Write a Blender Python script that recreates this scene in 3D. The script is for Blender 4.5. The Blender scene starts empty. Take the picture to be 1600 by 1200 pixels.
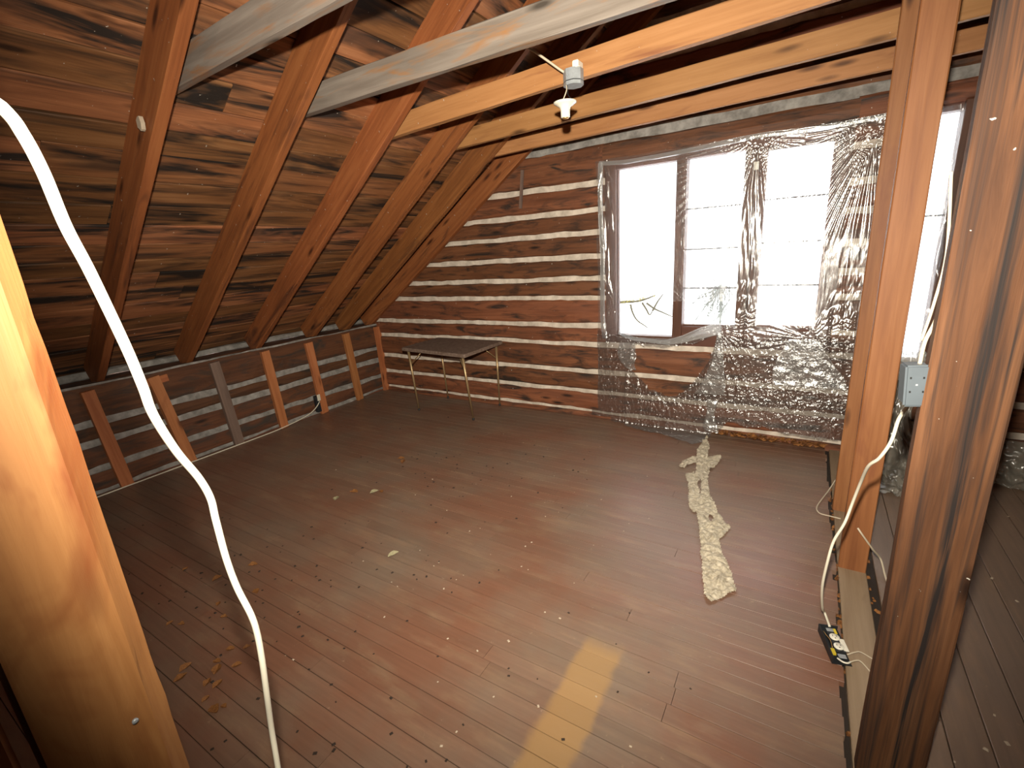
import bpy, bmesh, math, random
from mathutils import Vector, Matrix, noise
random.seed(7)
D = bpy.data; S = bpy.context.scene
COL = S.collection

# ------------------------------------------------------------------ camera, sky, flash, exposure
cam = D.cameras.new('camera'); cam.sensor_width = 36; cam.sensor_fit = 'HORIZONTAL'
cam.lens = 730.52 / 1600 * 36; cam.clip_start = 0.02
co = D.objects.new('camera', cam); COL.objects.link(co)
CAM = Vector((4.23142, -3.8085, 1.5))
RT = Vector((0.85106668, 0.52116518, -0.0638151)); UP = Vector((-0.08969478, 0.2640613, 0.96032623)); FW = Vector((-0.5173397, 0.81157777, -0.27147957))
M = Matrix((RT, UP, -FW)).transposed().to_4x4(); M.translation = CAM
co.matrix_world = M; S.camera = co

w = D.worlds.new('overcast_sky'); S.world = w; w.use_nodes = True
bg = w.node_tree.nodes['Background']; bg.inputs['Color'].default_value = (0.93, 0.97, 1, 1); bg.inputs['Strength'].default_value = 4.6

def flash_lamp(name, loc, aim, power, angle, radius, col):
    l = D.lights.new(name, 'SPOT'); l.energy = power; l.color = col; l.spot_size = math.radians(angle); l.spot_blend = 1.0
    l.shadow_soft_size = radius
    o = D.objects.new(name, l); COL.objects.link(o); o.location = loc
    o.rotation_euler = (Vector(aim) - Vector(loc)).to_track_quat('-Z', 'Y').to_euler(); return o
# the camera's own flash: in the hot shoe above the lens
flash_lamp('camera_flash', CAM + UP * 0.19 - RT * 0.02 - FW * 0.03, CAM + FW * 3 + UP * 0.40 + RT * 0.20, 560, 122, 0.02, (1, 0.93, 0.78))

v = S.view_settings; v.view_transform = 'Standard'; v.look = 'None'; v.gamma = 1; v.use_curve_mapping = False; v.exposure = 0.27

# ------------------------------------------------------------------ materials
def mat(name):
    m = D.materials.new(name); m.use_nodes = True; m.node_tree.nodes.clear()
    return m, m.node_tree.nodes, m.node_tree.links
def ramp(N, pts):
    r = N.new('ShaderNodeValToRGB'); e = r.color_ramp.elements
    while len(e) < len(pts): e.new(0.5)
    for i, (p, c) in enumerate(pts): e[i].position = p; e[i].color = (c[0], c[1], c[2], 1)
    return r
def hexc(h):
    h = h.lstrip('#'); return tuple((lambda x: x / 12.92 if x <= .04045 else ((x + .055) / 1.055) ** 2.4)(int(h[i:i + 2], 16) / 255) for i in (0, 2, 4))

def mixc(N, L, f, a, b, mode='MIX'):
    x = N.new('ShaderNodeMix'); x.data_type = 'RGBA'; x.blend_type = mode
    if hasattr(f, 'is_linked'): L.new(f, x.inputs[0])
    else: x.inputs[0].default_value = f
    for s, q in ((6, a), (7, b)):
        if hasattr(q, 'is_linked'): L.new(q, x.inputs[s])
        else: x.inputs[s].default_value = (*q, 1)
    return x.outputs[2]
def nz(N, L, vec, scale, detail=4, rough=.6, dist=0):
    n = N.new('ShaderNodeTexNoise'); n.inputs['Scale'].default_value = scale; n.inputs['Detail'].default_value = detail
    n.inputs['Roughness'].default_value = rough; n.inputs['Distortion'].default_value = dist
    L.new(vec, n.inputs['Vector']); return n.outputs['Fac']
def mapped(N, L, vec, sc, add=None):
    mp = N.new('ShaderNodeMapping'); mp.inputs['Scale'].default_value = sc; L.new(vec, mp.inputs['Vector'])
    if add is not None: L.new(add, mp.inputs['Location'])
    return mp.outputs['Vector']

def wood(name, dark, mid, light, stain=None, stain_amt=0.5, rough=.6, spec=.35, along='X', knots=True, bump=.25, streak=1.0, speck=0.0, vary=.35, stain_sc=(1.2, 9, 9)):
    """sawn timber, grain running along the piece's own length"""
    m, N, L = mat(name)
    tc = N.new('ShaderNodeTexCoord').outputs['Object']
    rnd = N.new('ShaderNodeObjectInfo').outputs['Random']
    cx = N.new('ShaderNodeCombineXYZ'); mu = N.new('ShaderNodeMath'); mu.operation = 'MULTIPLY'; mu.inputs[1].default_value = 37.0
    L.new(rnd, mu.inputs[0])
    for i in range(3): L.new(mu.outputs[0], cx.inputs[i])
    ax = {'X': (1, 0), 'Y': (1, 1)}[along]
    def sc(a, b): return (a, b, b) if along == 'X' else (b, a, b)
    g1 = nz(N, L, mapped(N, L, tc, sc(1.6 * streak, 34), cx.outputs[0]), 1.0, 5, .65, .6)
    g2 = nz(N, L, mapped(N, L, tc, sc(.8, 6), cx.outputs[0]), 1.0, 3, .5, 1.2)
    r = ramp(N, [(.28, dark), (.5, mid), (.74, light)])
    ad = N.new('ShaderNodeMath'); ad.operation = 'MULTIPLY_ADD'; L.new(g1, ad.inputs[0]); ad.inputs[1].default_value = .55
    hf = N.new('ShaderNodeMath'); hf.operation = 'MULTIPLY'; L.new(g2, hf.inputs[0]); hf.inputs[1].default_value = .45
    L.new(hf.outputs[0], ad.inputs[2]); L.new(ad.outputs[0], r.inputs[0]); c = r.outputs[0]
    if knots:
        vo = N.new('ShaderNodeTexVoronoi'); vo.inputs['Scale'].default_value = 1.0; L.new(mapped(N, L, tc, sc(2.2, 9), cx.outputs[0]), vo.inputs['Vector'])
        kr = ramp(N, [(.06, (1, 1, 1)), (.17, (0, 0, 0))]); L.new(vo.outputs['Distance'], kr.inputs[0])
        c = mixc(N, L, kr.outputs[0], c, tuple(x * .45 for x in dark))
    if stain is not None:
        s = nz(N, L, mapped(N, L, tc, sc(stain_sc[0], stain_sc[1]), cx.outputs[0]), 1.0, 4, .62, .9)
        sr = ramp(N, [(.62 - .2 * stain_amt, (0, 0, 0)), (.80 - .2 * stain_amt, (1, 1, 1))]); L.new(s, sr.inputs[0])
        c = mixc(N, L, sr.outputs[0], c, stain)
    if speck:
        s = nz(N, L, tc, 55, 2, .5); sr = ramp(N, [(.76 - speck * .05, (0, 0, 0)), (.78, (1, 1, 1))]); L.new(s, sr.inputs[0])
        c = mixc(N, L, sr.outputs[0], c, (.55, .5, .43))
    hs = N.new('ShaderNodeHueSaturation'); L.new(c, hs.inputs['Color'])
    mr = N.new('ShaderNodeMapRange'); L.new(rnd, mr.inputs[0]); mr.inputs[3].default_value = 1 - vary; mr.inputs[4].default_value = 1 + vary; L.new(mr.outputs[0], hs.inputs['Value'])
    mr2 = N.new('ShaderNodeMapRange'); L.new(rnd, mr2.inputs[0]); mr2.inputs[3].default_value = .505; mr2.inputs[4].default_value = .492; L.new(mr2.outputs[0], hs.inputs['Hue'])
    b = N.new('ShaderNodeBsdfPrincipled'); L.new(hs.outputs[0], b.inputs['Base Color']); b.inputs['Roughness'].default_value = rough
    b.inputs['Specular IOR Level'].default_value = spec
    bp = N.new('ShaderNodeBump'); bp.inputs['Strength'].default_value = bump; bp.inputs['Distance'].default_value = .004; L.new(g1, bp.inputs['Height']); L.new(bp.outputs[0], b.inputs['Normal'])
    o = N.new('ShaderNodeOutputMaterial'); L.new(b.outputs[0], o.inputs[0]); return m

def plain(name, col, rough=.5, metal=0, noise_amt=0, nsc=8, spec=.4, col2=None, bump=0):
    m, N, L = mat(name); b = N.new('ShaderNodeBsdfPrincipled'); b.inputs['Roughness'].default_value = rough; b.inputs['Metallic'].default_value = metal
    b.inputs['Specular IOR Level'].default_value = spec
    tc = N.new('ShaderNodeTexCoord').outputs['Object']
    n = nz(N, L, tc, nsc, 4, .6)
    r = ramp(N, [(.35, tuple(x * (1 - noise_amt) for x in col)), (.68, col2 or col)]); L.new(n, r.inputs[0]); L.new(r.outputs[0], b.inputs['Base Color'])
    if bump:
        bp = N.new('ShaderNodeBump'); bp.inputs['Strength'].default_value = bump; bp.inputs['Distance'].default_value = .006; L.new(n, bp.inputs['Height']); L.new(bp.outputs[0], b.inputs['Normal'])
    o = N.new('ShaderNodeOutputMaterial'); L.new(b.outputs[0], o.inputs[0]); return m

M_RAFTER = wood('rafter_fir', (.125, .040, .012), (.25, .088, .025), (.35, .142, .044), (.05, .02, .012), .35, speck=.1, vary=.12)
M_TIE = wood('tie_fir', (.25, .105, .034), (.375, .178, .062), (.47, .24, .096), (.22, .085, .033), .2, speck=.3, vary=.1)
M_GREYTIE = wood('weathered_grey_timber', (.11, .085, .066), (.19, .155, .128), (.29, .245, .205), (.26, .13, .055), .45, vary=.08, stain_sc=(2.5, 14, 14))
M_ROOF = wood('roof_board_pine', (.10, .040, .018), (.27, .112, .044), (.43, .205, .090), (.024, .018, .015), .9, rough=.6, speck=.2, vary=.30, stain_sc=(1.0, 9, 9), bump=.4)
M_LOG = wood('hewn_log', (.06, .025, .013), (.17, .062, .027), (.28, .110, .048), (.035, .021, .015), .6, rough=.62, vary=.32, stain_sc=(3, 14, 14), bump=.8, speck=.25)
M_KNEELOG = wood('knee_log', (.05, .022, .013), (.13, .048, .022), (.2, .08, .035), (.05, .035, .027), .7, rough=.75, vary=.3, stain_sc=(3, 12, 12), bump=.8)
M_STUD = wood('stud_fir', (.27, .085, .028), (.40, .15, .052), (.50, .21, .085), (.2, .06, .02), .2, vary=.12)
M_STUDGREY = wood('grey_stud', (.13, .085, .065), (.19, .125, .095), (.25, .17, .13), (.08, .055, .045), .5, vary=.05)
M_POST = wood('post_fir', (.16, .058, .017), (.245, .100, .031), (.33, .15, .052), (.17, .058, .022), .3, vary=.04, spec=.4, bump=.15)
M_TIMBER = wood('near_timber_fir', (.17, .058, .017), (.27, .112, .035), (.37, .17, .060), (.16, .042, .010), .6, vary=.03, bump=.3, stain_sc=(3, 9, 9))
M_OLDPOST = wood('old_dark_streaked_post', (.035, .014, .007), (.105, .044, .019), (.19, .087, .040), (.018, .013, .012), .85, rough=.72, spec=.2, vary=.03, stain_sc=(.9, 34, 34), bump=.5, speck=.2)
M_PLATE = wood('sole_plate_pine', (.19, .12, .075), (.28, .19, .12), (.36, .25, .165), (.15, .09, .05), .2, vary=.05, knots=False)
M_FRAME = wood('window_frame_brown', (.035, .014, .008), (.09, .032, .016), (.15, .058, .03), None, rough=.5, vary=.1)
M_MUNTIN = plain('muntin_grey', (.13, .12, .12), .6, 0, .3, 20)
M_MORTAR = plain('chinking_mortar', (.62, .53, .44), .95, 0, .18, 14, .1, (.76, .66, .56), .5)
M_MORTARG = plain('grey_chinking', (.27, .25, .23), .95, 0, .3, 14, .1, (.38, .355, .33), .5)
M_BACK = plain('dark_backing', (.03, .02, .015), .95)
M_WIRE = plain('white_cable', (.72, .66, .53), .45, 0, .12, 6)
M_WIRE2 = plain('tan_cable', (.60, .50, .37), .5, 0, .15, 6)
M_PORC = plain('porcelain', (.78, .73, .62), .25, 0, .05, 5, .6)
M_STEEL = plain('galvanised_steel', (.42, .44, .46), .45, .35, .25, 30)
M_GREYPL = plain('grey_plastic', (.085, .10, .115), .45, 0, .12, 20, .45)
M_BLACK = plain('black_plastic', (.02, .022, .025), .5, 0, .3, 20)
M_DARKHOLE = plain('dark_slot', (.01, .01, .01), .9)
M_YELLOW = plain('yellow_label', (.62, .46, .03), .5, 0, .2, 20)
M_COPPER = plain('brass_screw', (.6, .36, .14), .35, .8)
M_LEAF = plain('dry_leaf', (.20, .075, .028), .7, 0, .6, 25, .2, (.36, .15, .045))
M_LEAFP = plain('pale_leaf', (.28, .24, .14), .7, 0, .4, 25, .2, (.42, .37, .22))
M_PAPER = plain('crumpled_paper', (.42, .35, .25), .6, 0, .25, 60, .35, (.58, .50, .38), .5)
M_DROP = plain('dark_droppings', (.03, .018, .012), .8)
M_CHIP = plain('plaster_crumb', (.50, .40, .30), .9, 0, .2, 30)
M_TABLETOP = plain('brown_vinyl', (.17, .105, .075), .75, 0, .2, 40, .4, (.23, .165, .13))
M_BRONZE = plain('bronze_tube', (.40, .27, .14), .35, .55, .1, 10)
M_TWIG = plain('lichen_twig', (.13, .11, .07), .9, 0, .4, 12)
M_TWIGY = plain('yellow_needles', (.5, .42, .06), .8, 0, .4, 30)
M_BARK = plain('grey_twig', (.26, .26, .23), .9, 0, .3, 12)

def film(name, base_alpha, col, rough=.20, lines=95, stretch=(1, 1, 1), bs=.45, gmin=.10, tcol=.97):
    m, N, L = mat(name)
    tr = N.new('ShaderNodeBsdfTransparent'); tr.inputs[0].default_value = (tcol, tcol, tcol, 1)
    gl = N.new('ShaderNodeBsdfGlossy'); gl.inputs['Roughness'].default_value = rough; gl.inputs['Color'].default_value = (.95, .95, .95, 1)
    df = N.new('ShaderNodeBsdfDiffuse'); df.inputs['Color'].default_value = (*col, 1)
    tl = N.new('ShaderNodeBsdfTranslucent'); tl.inputs['Color'].default_value = (*col, 1)
    tc = N.new('ShaderNodeTexCoord').outputs['Object']
    n = nz(N, L, mapped(N, L, tc, stretch), lines, 3, .6, .8)
    bp = N.new('ShaderNodeBump'); bp.inputs['Strength'].default_value = bs; bp.inputs['Distance'].default_value = .003; L.new(n, bp.inputs['Height'])
    for q in (gl, df): L.new(bp.outputs[0], q.inputs['Normal'])
    a = N.new('ShaderNodeMixShader'); a.inputs[0].default_value = .5; L.new(df.outputs[0], a.inputs[1]); L.new(tl.outputs[0], a.inputs[2])
    lw = N.new('ShaderNodeLayerWeight'); lw.inputs['Blend'].default_value = .35; L.new(bp.outputs[0], lw.inputs['Normal'])
    mr = N.new('ShaderNodeMapRange'); L.new(lw.outputs['Facing'], mr.inputs[0]); mr.inputs[3].default_value = base_alpha; mr.inputs[4].default_value = min(1, base_alpha + .6)
    b = N.new('ShaderNodeMixShader'); L.new(mr.outputs[0], b.inputs[0]); L.new(tr.outputs[0], b.inputs[1]); L.new(a.outputs[0], b.inputs[2])
    fr = N.new('ShaderNodeMapRange'); L.new(lw.outputs['Fresnel'], fr.inputs[0]); fr.inputs[3].default_value = gmin; fr.inputs[4].default_value = .75
    c = N.new('ShaderNodeMixShader'); L.new(fr.outputs[0], c.inputs[0]); L.new(b.outputs[0], c.inputs[1]); L.new(gl.outputs[0], c.inputs[2])
    o = N.new('ShaderNodeOutputMaterial'); L.new(c.outputs[0], o.inputs[0]); return m
M_FILM = film('clear_plastic_film', .06, (.72, .70, .69), .22, 90, (1, 1, .12), .35)
M_FILMLOW = film('crinkled_plastic_film', .08, (.45, .40, .38), .17, 70, (1, 1, .8), 1.0, .09, .72)
M_FILM2 = film('dusty_plastic_film', .72, (.44, .40, .33), .25, 40)
def glass():
    m, N, L = mat('window_glass'); tr = N.new('ShaderNodeBsdfTransparent'); gl = N.new('ShaderNodeBsdfGlossy'); gl.inputs['Roughness'].default_value = .03
    mx = N.new('ShaderNodeMixShader'); mx.inputs[0].default_value = .05; L.new(tr.outputs[0], mx.inputs[1]); L.new(gl.outputs[0], mx.inputs[2])
    o = N.new('ShaderNodeOutputMaterial'); L.new(mx.outputs[0], o.inputs[0]); return m
M_GLASS = glass()

def floor_mat(name, patch):
    """worn red-brown painted strip floor; the bare varnished strip is where a partition once stood"""
    m, N, L = mat(name)
    pos = N.new('ShaderNodeNewGeometry').outputs['Position']; rnd = N.new('ShaderNodeObjectInfo').outputs['Random']
    red, dust, tan = (.190, .088, .054) if patch else (.20, .13, .088), (.185, .125, .088), (.25, .158, .098)
    n1 = nz(N, L, pos, 1.5, 5, .62); r1 = ramp(N, [(.38, (0, 0, 0)), (.66, (1, 1, 1))]); L.new(n1, r1.inputs[0])
    c = mixc(N, L, r1.outputs[0], red, dust)
    n2 = nz(N, L, mapped(N, L, pos, (2.2, 7, 1) if patch else (7, 2, 1)), 1.4, 5, .65); r2 = ramp(N, [(.52, (0, 0, 0)), (.72, (.7, .7, .7))]); L.new(n2, r2.inputs[0])
    c = mixc(N, L, r2.outputs[0], c, tan)
    n3 = nz(N, L, mapped(N, L, pos, (3, 60, 1) if patch else (60, 3, 1)), 1.0, 3, .6); r3 = ramp(N, [(.3, (.88, .88, .88)), (.7, (1.06, 1.06, 1.06))]); L.new(n3, r3.inputs[0])
    c = mixc(N, L, 1.0, c, r3.outputs[0], 'MULTIPLY')
    sc = nz(N, L, pos, 24, 4, .7); rs = ramp(N, [(.66, (0, 0, 0)), (.73, (.55, .55, .55))]); L.new(sc, rs.inputs[0])
    c = mixc(N, L, rs.outputs[0], c, (.36, .24, .16))
    if patch:
        sx = N.new('ShaderNodeSeparateXYZ'); L.new(pos, sx.inputs[0])
        wb = nz(N, L, pos, 9, 3, .6)
        def edge(o, a, b):
            ad = N.new('ShaderNodeMath'); ad.operation = 'MULTIPLY_ADD'; L.new(wb, ad.inputs[0]); ad.inputs[1].default_value = .05; L.new(o, ad.inputs[2])
            q = N.new('ShaderNodeMapRange'); q.interpolation_type = 'SMOOTHSTEP'; L.new(ad.outputs[0], q.inputs[0]); q.inputs[1].default_value = a; q.inputs[2].default_value = b; return q.outputs[0]
        e = [edge(sx.outputs[0], 3.615, 3.65), edge(sx.outputs[0], 3.80, 3.77), edge(sx.outputs[1], -2.34, -2.44)]
        p = N.new('ShaderNodeMath'); p.operation = 'MULTIPLY'; L.new(e[0], p.inputs[0]); L.new(e[1], p.inputs[1])
        p2 = N.new('ShaderNodeMath'); p2.operation = 'MULTIPLY'; L.new(p.outputs[0], p2.inputs[0]); L.new(e[2], p2.inputs[1])
        p3 = N.new('ShaderNodeMath'); p3.operation = 'MULTIPLY'; L.new(p2.outputs[0], p3.inputs[0]); p3.inputs[1].default_value = .72
        c = mixc(N, L, p3.outputs[0], c, (.34, .195, .075))
    hs = N.new('ShaderNodeHueSaturation'); L.new(c, hs.inputs['Color'])
    mr = N.new('ShaderNodeMapRange'); L.new(rnd, mr.inputs[0]); mr.inputs[3].default_value = .93; mr.inputs[4].default_value = 1.06; L.new(mr.outputs[0], hs.inputs['Value'])
    b = N.new('ShaderNodeBsdfPrincipled'); L.new(hs.outputs[0], b.inputs['Base Color']); b.inputs['Specular IOR Level'].default_value = .5
    rr = ramp(N, [(.3, (.34,) * 3), (.7, (.52,) * 3)]); L.new(n1, rr.inputs[0]); L.new(rr.outputs[0], b.inputs['Roughness'])
    bp = N.new('ShaderNodeBump'); bp.inputs['Strength'].default_value = .25; bp.inputs['Distance'].default_value = .003; L.new(n3, bp.inputs['Height']); L.new(bp.outputs[0], b.inputs['Normal'])
    o = N.new('ShaderNodeOutputMaterial'); L.new(b.outputs[0], o.inputs[0]); return m
M_FLOOR = floor_mat('worn_painted_strip_floor', True)
M_FLOOR2 = floor_mat('worn_painted_wide_floor', False)

# ------------------------------------------------------------------ helpers
WM = {}
def link(name, me, mw, material, parent=None):
    o = D.objects.new(name, me); COL.objects.link(o)
    if me is not None and material is not None and not me.materials: me.materials.append(material)
    if parent is not None:
        o.parent = parent; o.matrix_basis = WM[parent].inverted() @ mw
    else: o.matrix_basis = mw
    WM[o] = mw.copy(); return o
def tag(o, label=None, cat=None, group=None, kind=None):
    if label: o['label'] = label
    if cat: o['category'] = cat
    if group: o['group'] = group
    if kind: o['kind'] = kind
    return o
def empty(name, loc): return link(name, None, Matrix.Translation(Vector(loc)), None)
def mesh(name, vs, fs, smooth=False):
    me = D.meshes.new(name); me.from_pydata([tuple(x) for x in vs], [], fs)
    if smooth: me.polygons.foreach_set('use_smooth', [True] * len(fs))
    me.update(); return me
def raw(name, vs, fs, material, parent=None, smooth=False, origin=None):
    """mesh from world coordinates; origin at the piece's base centre"""
    vs = [Vector(x) for x in vs]
    if origin is None:
        lo = [min(p[i] for p in vs) for i in range(3)]; hi = [max(p[i] for p in vs) for i in range(3)]
        origin = Vector(((lo[0] + hi[0]) / 2, (lo[1] + hi[1]) / 2, lo[2]))
    origin = Vector(origin)
    return link(name, mesh(name, [x - origin for x in vs], fs, smooth), Matrix.Translation(origin), material, parent)
def frame(a, b, up):
    x = (b - a).normalized(); up = Vector(up); y = up.cross(x)
    if y.length < 1e-4: y = Vector((0, 1, 0)).cross(x)
    y.normalize(); z = x.cross(y); m = Matrix((x, y, z)).transposed().to_4x4(); m.translation = a; return m
def beam(name, a, b, w, h, material, up=(0, 0, 1), parent=None, seg=1, jit=0., ch=.004, bulge=0., rot=None, edge=0.):
    """straight timber from a to b: w across, h along 'up'; chamfered, optionally uneven"""
    a = Vector(a); b = Vector(b); mw = frame(a, b, up); Ln = (b - a).length
    hw, hh = w / 2, h / 2; vs = []; s = random.random() * 99
    prof = [(-hw + ch, -hh), (0, -hh - bulge), (hw - ch, -hh), (hw, -hh + ch), (hw + bulge, 0), (hw, hh - ch), (hw - ch, hh), (0, hh + bulge), (-hw + ch, hh), (-hw, hh - ch), (-hw - bulge, 0), (-hw, -hh + ch)] if bulge else \
           [(-hw + ch, -hh), (hw - ch, -hh), (hw, -hh + ch), (hw, hh - ch), (hw - ch, hh), (-hw + ch, hh), (-hw, hh - ch), (-hw, -hh + ch)]
    n = len(prof)
    for i in range(seg + 1):
        x = Ln * i / seg
        for k, (y, z) in enumerate(prof):
            dy = dz = 0
            if jit:
                q = Vector((x * 3.1 + s, k * 1.7, s)); dy = noise.noise(q) * jit; dz = noise.noise(q + Vector((9, 9, 9))) * jit
            if edge: dz += noise.fractal(Vector((x * 9 + s, (0 if z < 0 else 5), s)), 1, 2, 3) * edge * (1 if abs(z) > hh * .6 else 0)
            vs.append((x, y + dy, z + dz))
    fs = [tuple((i * n + k, i * n + (k + 1) % n, (i + 1) * n + (k + 1) % n, (i + 1) * n + k)[::-1]) for i in range(seg) for k in range(n)]
    fs.append(tuple(range(n))); fs.append(tuple(range(seg * n + n - 1, seg * n - 1, -1)))
    o = link(name, mesh(name, vs, fs), mw, material, parent); return o
def block(name, lo, hi, material, parent=None, ch=.0015):
    """box by corners in world axes, chamfered"""
    lo = Vector(lo); hi = Vector(hi); d = hi - lo; ax = max(range(3), key=lambda i: d[i]); c = (lo + hi) / 2
    a = c.copy(); b = c.copy(); a[ax] = lo[ax]; b[ax] = hi[ax]
    up = (0, 0, 1) if ax != 2 else (0, 1, 0)
    if ax == 2: w_, h_ = d[0], d[1]
    elif ax == 0: w_, h_ = d[1], d[2]
    else: w_, h_ = d[0], d[2]
    return beam(name, a, b, w_, h_, material, up, parent, ch=min(ch, min(w_, h_) * .3))
def smooth_path(P, n=6):
    P = [Vector(p) for p in P]; out = []
    for i in range(len(P) - 1):
        p0 = P[max(i - 1, 0)]; p1 = P[i]; p2 = P[i + 1]; p3 = P[min(i + 2, len(P) - 1)]
        for k in range(n):
            t = k / n; out.append(.5 * ((2 * p1) + (p2 - p0) * t + (2 * p0 - 5 * p1 + 4 * p2 - p3) * t * t + (-p0 + 3 * p1 - 3 * p2 + p3) * t ** 3))
    out.append(P[-1]); return out
def tube_data(P, r, sides=8, flat=1.0, r2=None):
    vs, fs = [], []; n = len(P)
    prev = None
    for i, p in enumerate(P):
        t = (P[min(i + 1, n - 1)] - P[max(i - 1, 0)]).normalized()
        u = prev if prev is not None else (Vector((0, 0, 1)) if abs(t.z) < .9 else Vector((1, 0, 0)))
        u = (u - t * u.dot(t)).normalized(); prev = u; q = t.cross(u)
        rr = r if r2 is None else r + (r2 - r) * i / (n - 1)
        for k in range(sides):
            a = 2 * math.pi * k / sides; vs.append(p + u * math.cos(a) * rr + q * math.sin(a) * rr * flat)
    for i in range(n - 1):
        for k in range(sides): fs.append((i * sides + k, i * sides + (k + 1) % sides, (i + 1) * sides + (k + 1) % sides, (i + 1) * sides + k))
    fs.append(tuple(range(sides - 1, -1, -1))); fs.append(tuple((n - 1) * sides + k for k in range(sides)))
    return vs, fs
def tube(name, pts, r, material, parent=None, n=6, sides=8, flat=1.0, r2=None):
    vs, fs = tube_data(smooth_path(pts, n), r, sides, flat, r2)
    return raw(name, vs, fs, material, parent, True, origin=pts[0])
def lathe(name, prof, loc, material, parent=None, sides=20, tilt=None):
    vs = []; fs = []
    for r, z in prof:
        for k in range(sides): a = 2 * math.pi * k / sides; vs.append(Vector((r * math.cos(a), r * math.sin(a), z)))
    for i in range(len(prof) - 1):
        for k in range(sides): fs.append((i * sides + k, i * sides + (k + 1) % sides, (i + 1) * sides + (k + 1) % sides, (i + 1) * sides + k))
    fs.append(tuple(range(sides - 1, -1, -1))); fs.append(tuple((len(prof) - 1) * sides + k for k in range(sides)))
    mw = Matrix.Translation(Vector(loc))
    if tilt is not None: mw = mw @ tilt
    return link(name, mesh(name, vs, fs, True), mw, material, parent)
def merge(parts):
    V, F = [], []
    for vs, fs in parts:
        b = len(V); V += vs; F += [tuple(i + b for i in f) for f in fs]
    return V, F
def boxdata(lo, hi):
    x0, y0, z0 = lo; x1, y1, z1 = hi
    return [Vector(p) for p in ((x0, y0, z0), (x1, y0, z0), (x1, y1, z0), (x0, y1, z0), (x0, y0, z1), (x1, y0, z1), (x1, y1, z1), (x0, y1, z1))], \
           [(3, 2, 1, 0), (4, 5, 6, 7), (0, 1, 5, 4), (1, 2, 6, 5), (2, 3, 7, 6), (3, 0, 4, 7)]

# ------------------------------------------------------------------ dimensions
XR = 9.04            # right knee wall; the ridge runs over the partition
YF = -5.6            # wall behind the camera
SL = .679; Z0 = .82  # underside of the rafters: z = Z0 + SL*x
RZ = 1.037             # underside of the roof boards

# ------------------------------------------------------------------ floor
fl = raw('floor', *boxdata((-.2, YF, -.16), (XR + .2, .12, -.024)), M_BACK); tag(fl, kind='structure')
P = .0725; rows = int(-YF / P) + 1
for r in range(rows):
    y1 = -r * P; y0 = y1 - P + .0024
    ends = [0.0]; x = random.uniform(.9, 2.6)
    while x < 4.0: ends.append(x); x += random.uniform(1.3, 3.0)
    edge = 4.458 + random.uniform(-.012, .008)
    ends.append(edge); dz = random.uniform(-.0012, .0004)
    for i in range(len(ends) - 1):
        a, b = ends[i], ends[i + 1] - (.0018 if i < len(ends) - 2 else 0)
        beam('floor_board', (a, (y0 + y1) / 2, -.011 + dz), (b, (y0 + y1) / 2, -.011 + dz), y1 - y0, .022, M_FLOOR, parent=fl, ch=.0005)
x = 4.612
while x < XR:
    wd = .105; y = 0
    while y > YF:
        y2 = max(YF, y - random.uniform(1.8, 3.4))
        beam('floor_board', (x + wd / 2, y, -.011), (x + wd / 2, y2 + .002, -.011), wd - .003, .022, M_FLOOR2, parent=fl, ch=.002); y = y2
    x += wd

# ------------------------------------------------------------------ gable wall (wall_back)
HOLES = [(2.80, 4.40, .70, 2.13), (4.60, 4.95, .62, 2.14)]
def backing():
    parts = []; xs = [-.3, 2.80, 4.40, 4.60, 4.95, XR + .3]
    for i in range(5):
        h = [q for q in HOLES if abs(q[0] - xs[i]) < 1e-6]
        zz = [(-.16, 4.1)] if not h else [(-.16, h[0][2]), (h[0][3], 4.1)]
        for a, b in zz:
            # cut below the roof: narrow columns
            n = 8 if i in (0, 4) else 1
            for k in range(n):
                xa = xs[i] + (xs[i + 1] - xs[i]) * k / n; xb = xs[i] + (xs[i + 1] - xs[i]) * (k + 1) / n
                top = min(b, RZ + .07 + SL * min(max(xa, xb), XR - min(xa, xb)))
                if top > a: parts.append(boxdata((xa, .075, a), (xb, .13, top)))
    return merge(parts)
wb = raw('wall_back', *backing(), M_BACK, origin=(4.5, .1, 0)); tag(wb, kind='structure')
CH = [(.052, .02), (.237, .03), (.425, .032), (.672, .032), (.838, .034), (1.076, .034), (1.24, .034), (1.422, .034), (1.612, .034), (1.786, .034), (1.99, .036), (2.285, .062), (2.55, .035), (2.75, .035), (2.96, .035), (3.18, .035), (3.40, .035), (3.62, .035), (3.84, .035)]
def spans(za, zb, extra=0):
    zt = zb; l = max(-.02, (zt - RZ - .03) / SL - .02); r = XR - l
    sp = [(l, r)]
    for hx0, hx1, hz0, hz1 in HOLES:
        if zb > hz0 + .03 and za < hz1 - .03:
            o = []
            for a, b in sp:
                if hx0 > a and hx1 < b: o += [(a, hx0), (hx1, b)]
                elif hx0 >= b or hx1 <= a: o.append((a, b))
            sp = o
    return sp
prev = -.03
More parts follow.
